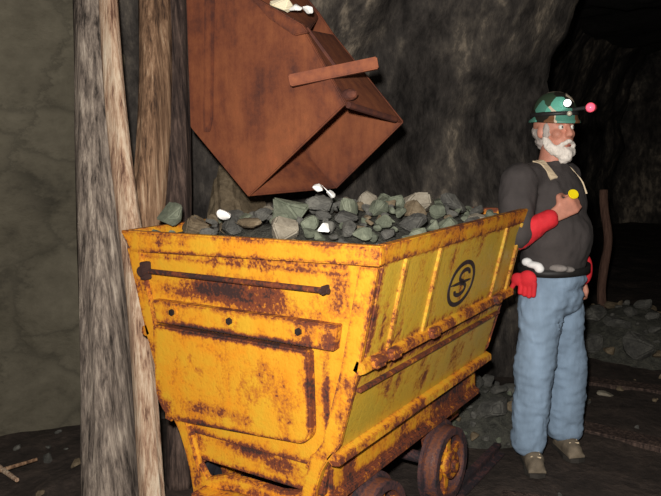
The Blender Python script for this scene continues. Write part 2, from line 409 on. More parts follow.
# rod across the end, its brackets and the rusted lug
bm = bmesh.new(); cyl(bm, (-.425, -.008, 1.088), (.37, -.008, 1.086), .0095, seg=12)
worn('end_rod', bm, YL, car, [(-.2, 0, 1.08, .3, .1, .012, .7)], step=.02, bev=0, lift=.18)
for x, s in ((-.425, .85), (.36, .35)):
    bm = bmesh.new(); box(bm, (x, -.012, 1.09), (.03*s, .035, .075*s)); cyl(bm, (x, -.04, 1.09), (x, .0, 1.09), .022*s, seg=12)
    worn('rod_bracket', bm, M['tyre'] if s == 1 else YL, car, step=.02, bev=.003, lift=.6)
# bolted strip; rust along its bottom edge doubles as a painted shadow line
bm = bmesh.new(); prism(bm, [(-.40, -.016, .985), (.40, -.016, .985), (.385, -.016, .905), (-.385, -.016, .905)], (0, .036, 0))
strip = worn('bolted_strip', bm, Y, car, [(0, 0, .903, .5, .1, .014, 1.3), (.1, 0, .985, .5, .1, .008, .6), (-.3, 0, .95, .04, .1, .03, .45), (-.02, 0, .95, .04, .1, .03, .45), (.27, 0, .95, .045, .1, .035, .5), (.37, 0, .93, .03, .1, .04, .8)], step=.014, edge=.007, ew=.6, bev=.003)
for x in (-.292, -.022, .262):
    bm = bmesh.new(); cyl(bm, (x, -.027, .952), (x, -.012, .952), .0125, seg=6)
    bmesh.ops.translate(bm, verts=bm.verts, vec=-car.location); bo = link('bolt', to_mesh(bm, 'bolt'), M['bolt'], strip)
    bm = bmesh.new(); cyl(bm, (x, -.019, .952), (x, -.013, .952), .022, seg=24); ws = worn('washer', bm, Y, bo, step=.02, edge=.006, ew=.2, bev=0); ws.location = -car.location
# raised lower box panel with rounded bottom corners
def rpoly(y):
    pts = [(-.402, .893), (.292, .893), (.292, .64)]
    pts += [(.232+.06*math.cos(a), .64-.055*math.sin(a)*1.0) for a in [math.pi/2*k/6 for k in range(1, 7)]]
    pts += [(-.31, .548)] + [(-.31-.098*math.sin(a), .66-.112*math.cos(a)) for a in [math.pi/2*k/6 for k in range(1, 7)]]
    return [(x, y, z) for x, z in pts]
bm = bmesh.new(); prism(bm, rpoly(-.02), (0, .04, 0))
worn('lower_box', bm, Y, car, [(-.18, 0, .76, .02, .1, .02, .7), (-.22, 0, .80, .018, .1, .012, .5), (.1, 0, .78, .05, .1, .05, .35), (.2, 0, .68, .06, .1, .06, .35), (-.1, 0, .62, .2, .1, .025, .45), (.29, 0, .75, .014, .1, .2, .85), (0, 0, .560, .4, .1, .018, 1.1), (-.36, 0, .60, .05, .1, .04, .9), (.0, 0, .89, .5, .1, .010, 1.0), (.1, 0, .74, .12, .1, .08, .3), (-.39, 0, .62, .02, .1, .07, .6)], step=.013, edge=.012, ew=.7, bev=.006)
# end sill, curved legs and buffer under the box
bm = bmesh.new(); prism(bm, [(-.30, .03, .565), (.33, .03, .565), (.30, .03, .40), (-.26, .03, .40)], (0, .025, 0))
worn('end_sill', bm, YF, car, [(.0, 0, .50, .11, .1, .035, 1.0), (.12, 0, .47, .08, .1, .04, .8), (-.25, 0, .46, .03, .1, .04, .6)], step=.015, edge=.012)
for s in (-1, 1):
    bm = bmesh.new()
    oc = [(-.345, .55), (-.315, .50), (-.29, .43), (-.272, .36), (-.262, .29), (-.255, .20)]
    ic = [(-.205, .20), (-.212, .29), (-.222, .36), (-.24, .43), (-.262, .50), (-.275, .55)]
    prism(bm, [(-s*a, -.002, b) for a, b in oc+ic], (0, .03, 0))
    worn('sill_leg', bm, Y, car, [(-s*-.24, 0, .33, .02, .1, .05, .5)], step=.014, edge=.007, ew=.6)
bm = bmesh.new()   # arched brace under the sill
arc = [(-.225, .385), (-.20, .43), (-.14, .405), (-.05, .392), (.08, .392), (.17, .405), (.24, .44), (.255, .40), (.2, .35), (.1, .338), (-.06, .338), (-.14, .352), (-.19, .345), (-.215, .31)]
arc = [(-.225, .40), (-.19, .352), (-.10, .385), (.0, .392), (.14, .392), (.235, .41), (.235, .345), (.14, .338), (-.08, .335), (-.2, .30), (-.235, .32)]
prism(bm, [(a, .0, b) for a, b in arc], (0, .028, 0))
worn('brace', bm, YF, car, [(.05, 0, .35, .15, .1, .02, .5)], step=.014, edge=.008, ew=.6)
bm = bmesh.new(); box(bm, (0, -.02, .27), (.40, .10, .11)); box(bm, (0, -.11, .27), (.10, .09, .05)); cyl(bm, (0, -.14, .22), (0, -.14, .33), .016, seg=12)
worn('buffer', bm, YF, car, [(0, 0, .25, .2, .2, .04, .8)], step=.02)
bm = bmesh.new(); box(bm, (0, L+.0, .27), (.40, .10, .11)); worn('buffer', bm, YF, car, step=.03)
for s in (1, -1):
    bm = bmesh.new()
    pr = [(.25, .54), (.338, .54), (.338, .515), (.318, .505), (.318, .405), (.338, .40), (.338, .375), (.25, .375)]
    prism(bm, [(s*a, .05, b) for a, b in pr], (0, L-.08, 0))
    worn('side_sill', bm, YF, car, [(s*.29, y, .44, .1, .05, .07, .6) for y in (.15, .52, .8, 1.1)]+[(s*.3, .95, .47, .1, .25, .06, .9)], step=.02, edge=.01)
    for y in (.275, .825):
        bm = bmesh.new()
        prism(bm, [(s*.288, y-.10, .37), (s*.288, y+.10, .37), (s*.288, y+.05, .15), (s*.288, y-.05, .15)], (s*.022, 0, 0))
        box(bm, (s*.30, y, .205), (.05, .09, .09))
        worn('axle_box', bm, YF, car, step=.02, edge=.01)
def wheel_obj(x, y, s):
    root = car; zc = .205; R0 = .158
    bm = bmesh.new(); n = 48      # rim with flange, revolved about the x axis
    prof = [(-.036, R0-.028), (-.036, R0+.018), (-.024, R0+.018), (-.018, R0), (.034, R0-.004), (.034, R0-.034), (.02, R0-.034), (-.02, R0-.034)]
    rings = [[bm.verts.new((x+s*a, y+r*math.cos(2*math.pi*k/n), zc+r*math.sin(2*math.pi*k/n))) for a, r in prof] for k in range(n)]
    m_ = len(prof)
    for k in range(n):
        for j in range(m_): bm.faces.new((rings[k][j], rings[(k+1) % n][j], rings[(k+1) % n][(j+1) % m_], rings[k][(j+1) % m_]))
    w = worn('wheel', bm, M['tyre'] if s > 0 else M['black_iron'], root, [(x, y, zc+.2, .1, .2, .05, .3)], step=.03, bev=0, lift=.1)
    for k in range(6):
        a = 2*math.pi*k/6+.35; bm = bmesh.new()
        c, sn = math.cos(a), math.sin(a)
        prism(bm, [(x-.008, y+.045*c-.024*sn, zc+.045*sn+.024*c), (x-.008, y+.045*c+.024*sn, zc+.045*sn-.024*c), (x-.008, y+(R0-.03)*c+.016*sn, zc+(R0-.03)*sn-.016*c), (x-.008, y+(R0-.03)*c-.016*sn, zc+(R0-.03)*sn+.016*c)], (.022, 0, 0))
        sp = worn('spoke', bm, Y if s > 0 else M['black_iron'], w, step=.02, edge=.008); sp.location = -car.location
    bm = bmesh.new(); cyl(bm, (x-.04, y, zc), (x+.04, y, zc), .055, .055, 24); cyl(bm, (x, y, zc), (x+s*.055, y, zc), .03, .026, 16)
    h = worn('hub', bm, YF if s > 0 else M['black_iron'], w, step=.02, edge=.01, bev=.003); h.location = -car.location
for y in (.275, .825):
    for s in (1, -1): wheel_obj(s*.352, y, s)
    bm = bmesh.new(); cyl(bm, (-.34, y, .205), (.34, y, .205), .025, seg=16); worn('axle', bm, M['tyre'], car, step=.05, bev=0, lift=.2)
# painted round mark on the upper side plate
def side_pt(y, v, off):           # v runs up the plate, off is outward
    a = V((.455, 0, .845)); b = V((.535, 0, 1.18)); d = (b-a).normalized(); nrm = V((d.z, 0, -d.x))
    return a+d*v+nrm*off+V((0, y, 0))
bm = bmesh.new()
def ring(yc, vc, ra, rb, w, a0=0, a1=2*math.pi, n=48):
    vs = []
    for k in range(n+1):
        t = a0+(a1-a0)*k/n
        vs.append([bm.verts.new(side_pt(yc+(ra+q)*math.cos(t), vc+(rb+q)*math.sin(t), e)) for q, e in ((-w/2, .0005), (w/2, .0005), (w/2, .003), (-w/2, .003))])
    for k in range(n):
        for j in range(4): bm.faces.new((vs[k][j], vs[k+1][j], vs[k+1][(j+1) % 4], vs[k][(j+1) % 4]))
    for e in (vs[0], vs[-1]): bm.faces.new(e)
YC, VC = .675, .160
ring(YC, VC, .108, .082, .017)
ring(YC+.015, VC+.030, .042, .022, .016, .0*math.pi, 1.45*math.pi, 24)
ring(YC-.005, VC-.022, .046, .022, .016, -1.0*math.pi, .55*math.pi, 24)
ring(YC-.005, VC+.003, .085, .001, .012, -.01, math.pi, 8)
bmesh.ops.translate(bm, verts=bm.verts, vec=-car.location)
lg = link('painted_mark', to_mesh(bm, 'painted_mark'), M['decal'], car); lg['label'] = 'faded black round painted emblem'

# ------------------------------------------------------------------ ore
def rock_mesh(name, seed, ax=(1, .8, .7), npt=16, m=None):
    r = random.Random(seed); bm = bmesh.new()
    for _ in range(npt):
        d = V((r.gauss(0, 1), r.gauss(0, 1), r.gauss(0, 1))).normalized()*(.82+.18*r.random())
        bm.verts.new((d.x*ax[0], d.y*ax[1], d.z*ax[2]))
    h = bmesh.ops.convex_hull(bm, input=bm.verts)
    bmesh.ops.delete(bm, geom=[v for v in bm.verts if not v.link_faces], context='VERTS')
    bmesh.ops.bevel(bm, geom=[e for e in bm.edges if len(e.link_faces) == 2 and e.calc_face_angle(0) > .35], offset=.07, segments=2, affect='EDGES')
    me = to_mesh(bm, name); me.materials.append(m); return me
protos = {}
for k, key in enumerate(('ore_green', 'ore_grey', 'ore_brown', 'ore_pale')):
    protos[key] = [rock_mesh('ore_chunk', 31*k+i, (1, .65+.3*R_.random(), .5+.35*R_.random()), 14+i, M[key]) for i in range(5)]
def heap_z(x, y):
    e = min((W2-.02-abs(x))/(.09 if x < 0 and y < .4 else .22), y/.22, (L-y)/.35); e = max(0, min(1, e))
    e = e**.7
    z = 1.180 + .075*e
    z += .05*math.exp(-((x-.1)/.28)**2-((y-.55)/.45)**2)     # higher at the back left
    z += .02*noise.noise(V((x*7, y*7, 2)))
    return z
def under(x, y):                  # lowest point of the tipped bucket above the heap
    t = unproj(248, 197, .43); l = unproj(190, 127, .43); r = unproj(345, 104, .43)
    if y < .38 or y > .90: return 9
    return t.z + (t.x-x)*(l.z-t.z)/(t.x-l.x) if x < t.x else t.z + (x-t.x)*(r.z-t.z)/(r.x-t.x)
g = []
for i in range(70):
    g.append([(-.505+1.01*i/69, .04+1.18*j/79, heap_z(-.505+1.01*i/69, .04+1.18*j/79)-.045+.015*noise.noise(V((i*.9, j*.9, 0)))) for j in range(80)])
fines = sheet('ore_gravel', g, M['ore_fines'], 'stuff')
tag(fines, 'fine dark ore gravel filling the yellow ore car between the chunks', 'gravel')
def put_rock(name, me, loc, r, label, group=None, rot=None, cat='rock', sq=1):
    o = bpy.data.objects.new(name, me); C.objects.link(o); o.location = loc
    o.rotation_euler = rot or (R_.uniform(-.6, .6), R_.uniform(-.6, .6), R_.uniform(0, 6.28)); o.scale = (r, r, r*sq)
    return tag(o, label, cat, group)
placed = []
def free(x, y, r, f=.78): return all(math.hypot(x-a, y-b) > (r+c)*f for a, b, c in placed)
# individually recognisable rocks (world x, y, radius)
put_rock('ore_rock', protos['ore_green'][2], unproj(170, 214, .15), .064, 'rounded grey-green rock standing at the left corner of the ore heap beside the posts'); _p = unproj(169, 209, .16); placed.append((_p.x, _p.y, .065))
put_rock('ore_rock', protos['ore_green'][0], unproj(291, 209, .30), .095, 'largest grey-green ore rock below the gap between the two bucket plates', rot=(.2, .1, .4)); _p = unproj(291, 209, .30); placed.append((_p.x, _p.y, .095))
put_rock('ore_rock', protos['ore_pale'][1], unproj(420, 203, .85), .095, 'long pale brown rock on the far right crest of the ore heap', rot=(0, .1, .5)); _p = unproj(420, 203, .85); placed.append((_p.x, _p.y, .09))
put_rock('ore_rock', protos['ore_brown'][3], unproj(250, 222, .11), .055, 'brown flat rock lying just behind the near rim of the car', rot=(0, 0, 0), sq=.7); 
for q_, r_, k_, l_ in (((321, 204, .35), .066, 'ore_grey', 'dark grey ore rock carrying the pair of small white lumps'), ((348, 207, .40), .062, 'ore_green', 'grey-green ore rock right of the pair of small white lumps'), ((262, 214, .28), .05, 'ore_grey', 'dark grey ore rock left of the largest grey-green one')):
    _p = unproj(*q_); put_rock('ore_rock', protos[k_][4], _p, r_, l_, rot=(.3, .2, q_[0])); placed.append((_p.x, _p.y, r_))
_p = unproj(250, 222, .11); placed.append((_p.x, _p.y, .06))
qm = [rock_mesh('white_rock', 900+i, (1, .8, .7), 11, M['quartz']) for i in range(4)]
for (x, y, z, r, rot, lab, i) in (
    (*unproj(224, 215, .08), .034, (0, .3, .3), 'white quartz lump near the left end of the near rim', 0),
    (*unproj(325, 228, .07), .030, (.3, 0, 1), 'white quartz lump against the near rim, right of the middle', 1),
    (*unproj(318, 188, .36), .026, (0, .2, 0), 'small white quartz lump resting on the heap under the bucket plate, upper of a pair', 2),
    (*unproj(329, 194, .34), .028, (.9, .2, .5), 'white quartz lump on the heap under the bucket plate, lower of a pair', 3)):
    put_rock('white_rock', qm[i], (x, y, z), r, lab, rot=rot); placed.append((x, y, r*.8))
GL = {'ore_green': 'grey-green chunk of broken ore in the heap on the yellow ore car',
      'ore_grey': 'dark grey chunk of broken ore in the heap on the yellow ore car',
      'ore_brown': 'brown chunk of broken ore in the heap on the yellow ore car',
      'ore_pale': 'pale tan chunk of broken ore in the heap on the yellow ore car'}
cnt = 0
for r_lo, r_hi, tries, cap in ((.055, .085, 500, 26), (.032, .052, 2500, 90), (.018, .03, 4000, 150)):
    c = 0
    for _ in range(tries):
        if c >= cap: break
        x = R_.uniform(-.5, .5); y = R_.uniform(.05, L-.07); r = R_.uniform(r_lo, r_hi)
        if abs(x)+r*.8 > .535 or y-r*.8 < .03 or y+r > L-.02 or not free(x, y, r): continue
        key = R_.choices(('ore_green', 'ore_grey', 'ore_brown', 'ore_pale'), (4, 5, 2, .9))[0]
        z = heap_z(x, y)-.02+r*.25
        if z+r*.9 > min(under(x, y-r), under(x, y+r), under(x, y), under(x-r, y), under(x+r, y)): continue
        put_rock('ore_chunk', R_.choice(protos[key]), (x, y, z), r, GL[key], 'ore chunks in the car: ' + key.split('_')[1])
        placed.append((x, y, r)); c += 1

# ------------------------------------------------------------------ tipped loader bucket
bucket = thing('loader_bucket', 'rusty red-brown steel bucket tipped over the ore car, its point down', 'bucket', (-.33, .45, 1.345))
YA, YB = .43, .83
A = [unproj(*q, YA) for q in ((190, 127), (248, 197), (345, 104), (303, 28), (258, 1), (228, -30), (196, -50), (184, -50))]
B = [unproj(*q, YB) for q in ((286, 131), (335, 189), (403, 122), (333, 34), (318, 12), (300, -10), (250, -40))]
def blobline(a, b, r, s, n=6): return [(*(a.lerp(b, k/(n-1))), r, r, r, s) for k in range(n)]
bm = bmesh.new(); prism(bm, A, (0, .014, 0))
worn('side_plate', bm, M['rust'], bucket, [(*A[0], .08, .1, .2, .5)], step=.03, edge=.012, ew=.7)
bm = bmesh.new(); prism(bm, B, (0, .014, 0))
worn('side_plate', bm, M['rust'], bucket, step=.03, edge=.012)
def strip3(pa, pb, th, name, mat=M['rust']):
    bm = bmesh.new(); n = len(pa)
    for i in range(n-1):
        a, b, c, d = pa[i], pa[i+1], pb[i+1], pb[i]
        nn = (b-a).cross(d-a).normalized()*th
        prism(bm, [a, b, c, d], nn)
    return worn(name, bm, mat, bucket, step=.03, edge=.012, ew=.8)
dyA = V((0, .01, 0))
strip3([A[2]+dyA, A[3]+dyA], [B[2], B[3]], .012, 'back_plate')
strip3([A[0]+dyA, A[1]+dyA], [B[0], B[1]], .012, 'lip_plate')
# folded flange on the left of the near plate and two seams
bm = bmesh.new(); q = [unproj(*k, YA) for k in ((207, -50), (216, -50), (214, 118), (211, 132), (205, 132))]
prism(bm, q, (0, -.014, 0)); worn('stiffener', bm, M['rust'], bucket, step=.03, edge=.01, ew=1.2)
bm = bmesh.new(); q = [unproj(*k, YA) for k in ((248, -8), (258, -2), (305, 25), (311, 33), (297, 36), (272, 19))]
prism(bm, q, (0, -.02, 0)); worn('edge_flange', bm, M['rust'], bucket, step=.03, edge=.01, ew=1.0)
def seam(p, q_, r, name, mat, sec=8):
    bm = bmesh.new(); cyl(bm, p, q_, r, seg=sec); return worn(name, bm, mat, bucket, step=.03, bev=0, lift=.6)
def mid(i, j, t1, t2): return A[i].lerp(A[j], t1).lerp(B[i].lerp(B[j], t1), t2)
nb = (A[3]-A[2]).cross(B[2]-A[2]).normalized()*.006
seam(A[2].lerp(B[2], .05), A[2].lerp(B[2], .85)+V((0, 0, .0)), .012, 'rib', M['rust'])
seam(A[3].lerp(B[3], .1), mid(2, 3, .42, .28), .010, 'rib', M['rust'])
# lug on the corner
bm = bmesh.new(); c = A[2].lerp(A[3], .12)+V((.02, .03, 0)); ball(bm, c, (.035, .02, .022), 2)
worn('lug', bm, M['rust'], bucket, step=.03, bev=0, lift=.3)
# latch bar across
p0 = unproj(290, 81, .355); p1 = unproj(378, 63, .50)
bm = bmesh.new(); d = (p1-p0); rot = d.to_track_quat('X', 'Z').to_matrix(); box(bm, (p0+p1)/2, (d.length, .04, .042), rot)
worn('latch_bar', bm, M['rust_bar'], bucket, step=.02, edge=.008, ew=.6)
# hanger straps reaching the roof
for Q, yy in ((A, YA), (B, YB)):
    bm = bmesh.new(); x0 = (Q[-1]+Q[-2])/2; x0 = V((x0.x, yy+.007, x0.z-.06)); box(bm, (x0.x, yy+.02, (x0.z+2.95)/2), (.06, .02, 2.95-x0.z))
    worn('hanger', bm, M['rust'], bucket, step=.05, edge=.01)
# white lumps caught in the open top of the bucket
strip3([A[4].lerp(A[3], .0)+V((0, .015, -.03)), A[3]+V((0, .015, -.03))], [B[5], B[4]+V((0, 0, -.03))], .01, 'cross_plate')
for i, (px, py, yy, r, k, lab) in enumerate(((281, 4, .47, .055, 'quartz_y', 'cream white lump at the left of the bucket\'s open top'), (296, 9, .47, .032, 'quartz', 'small white lump in the middle of the bucket\'s open top'), (308, 9, .48, .028, 'quartz', 'small white lump at the right of the bucket\'s open top'))):
    me = rock_mesh('white_rock', 700+i, (1, .7, .65), 12, M[k]); put_rock('white_rock', me, unproj(px, py, yy), r, lab, rot=(0, .3, .2))

# ------------------------------------------------------------------ timber posts
def post(name, p0, p1, ra, rb, mat, label, seed, flat=1.0, knots=()):
    p0, p1 = V(p0), V(p1); root = None; bm = bmesh.new(); n, m_ = 36, 90
    d = p1-p0; u = d.normalized(); e1 = u.cross(V((0, 1, 0))).normalized(); e2 = u.cross(e1)
    rings = []
    for j in range(m_):
        t = j/(m_-1); r = ra+(rb-ra)*t; row = []
        bend = .018*noise.noise(V((seed, t*2.2, 0)))*math.sin(math.pi*t)*4
        for k in range(n):
            a = 2*math.pi*k/n
            g = 1+.16*noise.noise(V((math.cos(a)*2+seed, math.sin(a)*2, t*2.5)))+.07*noise.noise(V((math.cos(a)*7+seed, math.sin(a)*7, t*5)))+.03*noise.noise(V((math.cos(a)*16+seed, math.sin(a)*16, t*9)))
            row.append(bm.verts.new(p0+d*t+e1*(r*g*math.cos(a)+bend)+e2*(r*g*flat*math.sin(a))-p0))
        rings.append(row)
    for j in range(m_-1):
        for k in range(n): bm.faces.new((rings[j][k], rings[j][(k+1) % n], rings[j+1][(k+1) % n], rings[j+1][k]))
    bm.faces.new(rings[0]); bm.faces.new(rings[-1])
    o = link(name, to_mesh(bm, name, True), mat, None, p0)
    return tag(o, label, 'post')
def D(px, py, depth): return CP+(fw+rt*((px-330.5)/695.9)-up*((py-248)/695.9))*depth
def through(a, b, z0, z1):
    a, b = V(a), V(b); d = (b-a); return a+d*((z0-a.z)/d.z), a+d*((z1-a.z)/d.z)
a, b = through(D(112, 496, 2.98), D(91, 0, 3.0), -.02, 2.72)
post('timber_post', a, b, .122, .062, M['timber'], 'thick weathered grey timber post, leftmost of the posts behind the ore car', 3)
a, b = through(D(152, 496, 2.86), D(110, 0, 2.86), -.02, 2.70)
post('split_pole', a, b, .062, .042, M['pale'], 'thin pale split pole leaning against the thick grey post', 8, .7)
a, b = through(D(147, 225, 3.15), D(153, 0, 3.15), -.02, 2.72)
post('timber_post', a, b, .075, .068, M['brown'], 'warm brown bark timber post between the pale pole and the dark post', 14)
a, b = through(D(178, 225, 3.22), D(176, 0, 3.22), -.02, 2.72)
post('timber_post', a, b, .062, .062, M['darkwood'], 'dark brown timber post right behind the bucket edge', 21)
a, b = through(D(604, 300, 5.6), D(604, 190, 5.6), -.02, 1.12)
post('timber_prop', a, b, .035, .033, M['redwood'], 'short reddish brown timber prop standing in the dark behind the man', 33)

# ------------------------------------------------------------------ rubble on the floor
for i, (x, y, zc, rx, rz_, k, lab) in enumerate(((-.87, 1.0, .79, .25, .83, 'ore_brown', 'tall brown-grey boulder standing between the dark post and the ore car'),)):
    o = put_rock('boulder', rock_mesh('boulder', 77+i, (1, .9, 1), 40, M[k]), (x, y, zc), 1, lab, rot=(0, 0, i), cat='boulder'); o.scale = (rx, rx, rz_)
def pile(cx, cy, rad, h, nlist, key_w, label, group, seed):
    r = random.Random(seed); pl = []
    for lo, hi, n in nlist:
        c = 0
        for _ in range(n*12):
            if c >= n: break
            a = r.uniform(0, 6.28); q = math.sqrt(r.random()); x = cx+rad[0]*q*math.cos(a); y = cy+rad[1]*q*math.sin(a); s = r.uniform(lo, hi)
            if any(math.hypot(x-u, y-v) < (s+w)*.62 for u, v, w in pl): continue
            k = r.choices(list(key_w), list(key_w.values()))[0]
            z = max(h*(1-q**1.6), 0)+s*.35
            o = put_rock('rubble_rock', r.choice(protos[k]), (x, y, z), s, label, group, rot=(r.uniform(-.5, .5), r.uniform(-.5, .5), r.uniform(0, 6)))
            pl.append((x, y, s)); c += 1
def mound(name, cx, cy, rad, h, label, seed):
    g = []; n = 40
    for i in range(n):
        row = []
        for j in range(24):
            q = i/(n-1)*1.1; a = 2*math.pi*j/23
            row.append((cx+rad[0]*q*math.cos(a), cy+rad[1]*q*math.sin(a), max(-.05, h*(1-q**1.7))+.02*noise.noise(V((q*5*math.cos(a), q*5*math.sin(a), seed)))-.01))
        g.append(row)
    o = sheet(name, g, M['ore_fines'], 'stuff'); tag(o, label, 'rubble')
mound('rubble_gravel', .10, 1.80, (.36, .34), .22, 'fine dark gravel of the rubble heap beyond the car', 1)
pile(.12, 1.78, (.33, .33), .22, ((.09, .13, 6), (.045, .075, 22), (.02, .035, 40)), {'ore_grey': 6, 'ore_green': 2, 'ore_brown': 1}, 'grey rubble rock heaped on the floor between the far car end and the man', 'rubble beyond the car', 5)
mound('rubble_gravel', .50, 3.75, (.55, .5), .30, 'fine dark gravel of the rubble heap in the dark behind the man', 2)
pile(.50, 3.72, (.5, .45), .30, ((.12, .2, 7), (.06, .1, 22), (.03, .05, 30)), {'ore_grey': 4, 'ore_brown': 3}, 'grey-brown rubble rock heaped in the dark tunnel behind the man', 'rubble behind the man', 6)
put_rock('floor_stone', protos['ore_pale'][2], (.60, 2.53, .01), .07, 'flat pale brown stone on the floor right of the man\'s legs', rot=(0, .1, .3), sq=.6)
r = random.Random(9); n = 0
while n < 70:
    x = r.uniform(-.3, 2.2); y = r.uniform(1.0, 4.0); s = r.choice((.012, .018, .025, .035))
    if math.hypot(x-.63, y-1.5) < .24 or (x < .6 and y < 1.4) or math.hypot(x-.1, y-1.8) < .36 or x < -.0: continue
    k = r.choice(('ore_grey', 'ore_brown', 'ore_brown')); n += 1
    put_rock('pebble', r.choice(protos[k]), (x, y, floor_z(x, y)+s*.35), s, 'small stone scattered on the muddy floor around the man', 'stones on the floor', cat='stone')
n = 0
while n < 40:
    x = r.uniform(-2.3, -1.0); y = r.uniform(-.9, .9); s = r.choice((.015, .02, .03, .045))
    if math.hypot(x+.9, y-.12) < .22 or y > -.9*(x+1.55)+.15 + .0 and x < -1.5 and y > .5: continue
    n += 1
    put_rock('pebble', r.choice(protos[r.choice(('ore_grey', 'ore_brown'))]), (x, y, floor_z(x, y)+s*.35), s, 'small stone on the floor at the foot of the grey-green left wall', 'stones by the left wall', cat='stone')
for i, (p, q, w, lab) in enumerate((((-1.72, .05, .03), (-1.38, -.02, .05), .014, 'pale thin stick on the floor left of the thick post, longer of two'), ((-1.62, -.12, .03), (-1.5, .16, .05), .011, 'short brown stick on the floor left of the thick post'))):
    bm = bmesh.new(); cyl(bm, V(p)-V(p), V(q)-V(p), w, w*.7, 9); o = link('wood_stick', to_mesh(bm, 'wood_stick'), M['pale'] if i == 0 else M['brown'], None, p); tag(o, lab, 'stick')
# old planks trodden into the mud
for i, (x, y, rz, l, lab) in enumerate(((1.0, 1.15, .25, 1.0, 'half-buried dark plank on the floor, nearest to the camera'), (.95, 1.95, -.1, 1.1, 'half-buried dark plank on the floor just behind the man'), (1.0, 2.8, .1, 1.2, 'half-buried dark plank on the floor, farthest from the car'))):
    bm = bmesh.new(); box(bm, (0, 0, 0), (l, .13, .03)); bevel(bm, .006)
    o = link('floor_plank', to_mesh(bm, 'floor_plank'), M['darkwood'], None, (x, y, .0)); o.rotation_euler = (0, 0, rz); tag(o, lab, 'plank')

# ------------------------------------------------------------------ the man (local: x forward, y his left, z up)
man = thing('person', 'bearded man in camouflage hard hat, charcoal shirt and blue jeans standing behind the ore car', 'person', (.572, 1.535, 0), -.10)
HC = V((.0, 0, 1.555))     # head centre
hr = Matrix.Rotation(-.45, 3, 'Z')
def h(x, y, z): return HC+hr @ V((x, y, z))
HAND = V((.125, -.165, 1.225)); WR = V((.075, -.215, 1.185)); EL = V((-.045, -.285, 1.105)); SH = V((-.07, -.215, 1.345))
bm = bmesh.new()
ball(bm, (-.005, 0, 1.22), (.115, .165, .19)); ball(bm, (.015, 0, 1.03), (.125, .155, .16)); ball(bm, (0, 0, .90), (.115, .155, .11))
limb(bm, [(-.015, 0, 1.36, .07), (-.005, 0, 1.46, .058)])
limb(bm, [(-.03, -.10, 1.36, .06), (*SH, .06), (*EL, .043), (*WR, .028)])
limb(bm, [(-.03, .10, 1.36, .06), (-.03, .205, 1.345, .06), (-.02, .25, 1.10, .043), (.03, .235, .88, .028)])
for s, kx in ((-1, -.03), (1, .03)):
    limb(bm, [(0, s*.085, .88, .085), (kx, s*.113, .47, .05), (kx-.01, s*.118, .40, .046), (kx-.01, s*.12, .10, .034)])
    limb(bm, [(kx-.005, s*.12, .06, .03), (kx+.02, s*.12-.04, .05, .022)])
# skull, jaw, nose, ears
ball(bm, h(-.01, 0, .025), (.092, .074, .098)); ball(bm, h(.028, 0, -.045), (.062, .054, .068)); ball(bm, h(.05, 0, -.075), (.035, .034, .035))
limb(bm, [(*h(.082, 0, .022), .010), (*h(.100, 0, -.016), .0130)]); ball(bm, h(.091, .012, -.019), .009, 2); ball(bm, h(.091, -.012, -.019), .009, 2)
for s in (-1, 1):
    ball(bm, h(-.008, s*.076, -.005), (.018, .009, .030), 2); ball(bm, h(.055, s*.038, -.015), (.024, .02, .022), 2)
    ball(bm, h(.072, s*.03, .040), (.018, .024, .009), 2)
def hand(bm, wrist, palm_c, fdir, pdir, side):
    """palm ellipsoid, four curled fingers, a thumb on its side"""
    f = (fdir).normalized(); n = pdir.normalized(); s = f.cross(n).normalized()*side
    n = s.cross(f).normalized()*side
    for k in range(5):
        t = (k-2)/2; limb(bm, [(*(wrist.lerp(palm_c, .25)+s*t*.018), .014), (*(palm_c+f*.030+s*t*.032), .0125)])
    lens = (.034, .040, .038, .030)
    for i in range(4):
        o_ = s*(.031-.0205*i); b0 = palm_c+f*.036+o_; L_ = lens[i]
        b1 = b0+(f*.75+n*.66).normalized()*L_; b2 = b1+(n*.98-f*.15).normalized()*L_*.72; b3 = b2+(-f*.8+n*.45).normalized()*L_*.55
        limb(bm, [(*b0, .0105), (*b1, .0098), (*b2, .009), (*b3, .0082)])
    b0 = palm_c-f*.018+s*.030; b1 = b0+(s*.75+f*.45+n*.4).normalized()*.036; b2 = b1+(f*.7+n*.7-s*.1).normalized()*.030; b3 = b2+(f*.5+n*.6-s*.5).normalized()*.022
    limb(bm, [(*b0, .0145), (*b1, .0125), (*b2, .0105), (*b3, .009)])
fd = (HAND-WR).normalized(); hand(bm, WR, HAND, fd, V((-.10, .9, .25)), 1)
lw = V((.03, .235, .88)); hand(bm, lw, V((.04, .235, .81)), V((.15, 0, -1)), V((0, -1, 0)), 1)
me = remeshed('body', bm, .0065, 3); body = link('body', me, M['skin'], man)
# shirt
bm = bmesh.new()
ball(bm, (-.008, 0, 1.22), (.142, .195, .20)); ball(bm, (.018, 0, 1.06), (.155, .182, .19)); ball(bm, (.008, 0, .97), (.145, .178, .10))
ball(bm, (-.02, 0, 1.355), (.085, .16, .062)); ball(bm, (-.012, 0, 1.395), (.074, .078, .045))
E2 = SH.lerp(EL, .93)
limb(bm, [(-.03, -.10, 1.345, .072), (*SH, .083), (*E2, .078)]); limb(bm, [(-.03, .10, 1.345, .072), (-.03, .2, 1.34, .078), (-.022, .248, 1.12, .064)])
me = remeshed('shirt', bm, .009, 4); displace(me, .012, 9, 2, .6); link('shirt', me, M['shirt'], man)
bm = bmesh.new(); limb(bm, [(*SH.lerp(EL, .85), .056), (*EL, .058), (*EL.lerp(WR, .5), .052), (*EL.lerp(WR, .93), .042)])
me = remeshed('sleeve', bm, .007, 3); displace(me, .006, 16, 5); s_ = link('sleeve', me, M['red'], man); s_['label'] = 'red undershirt sleeve on the bent right arm'
bm = bmesh.new(); limb(bm, [(-.022, .249, 1.14, .052), (-.01, .248, 1.05, .05), (.025, .236, .90, .04)])
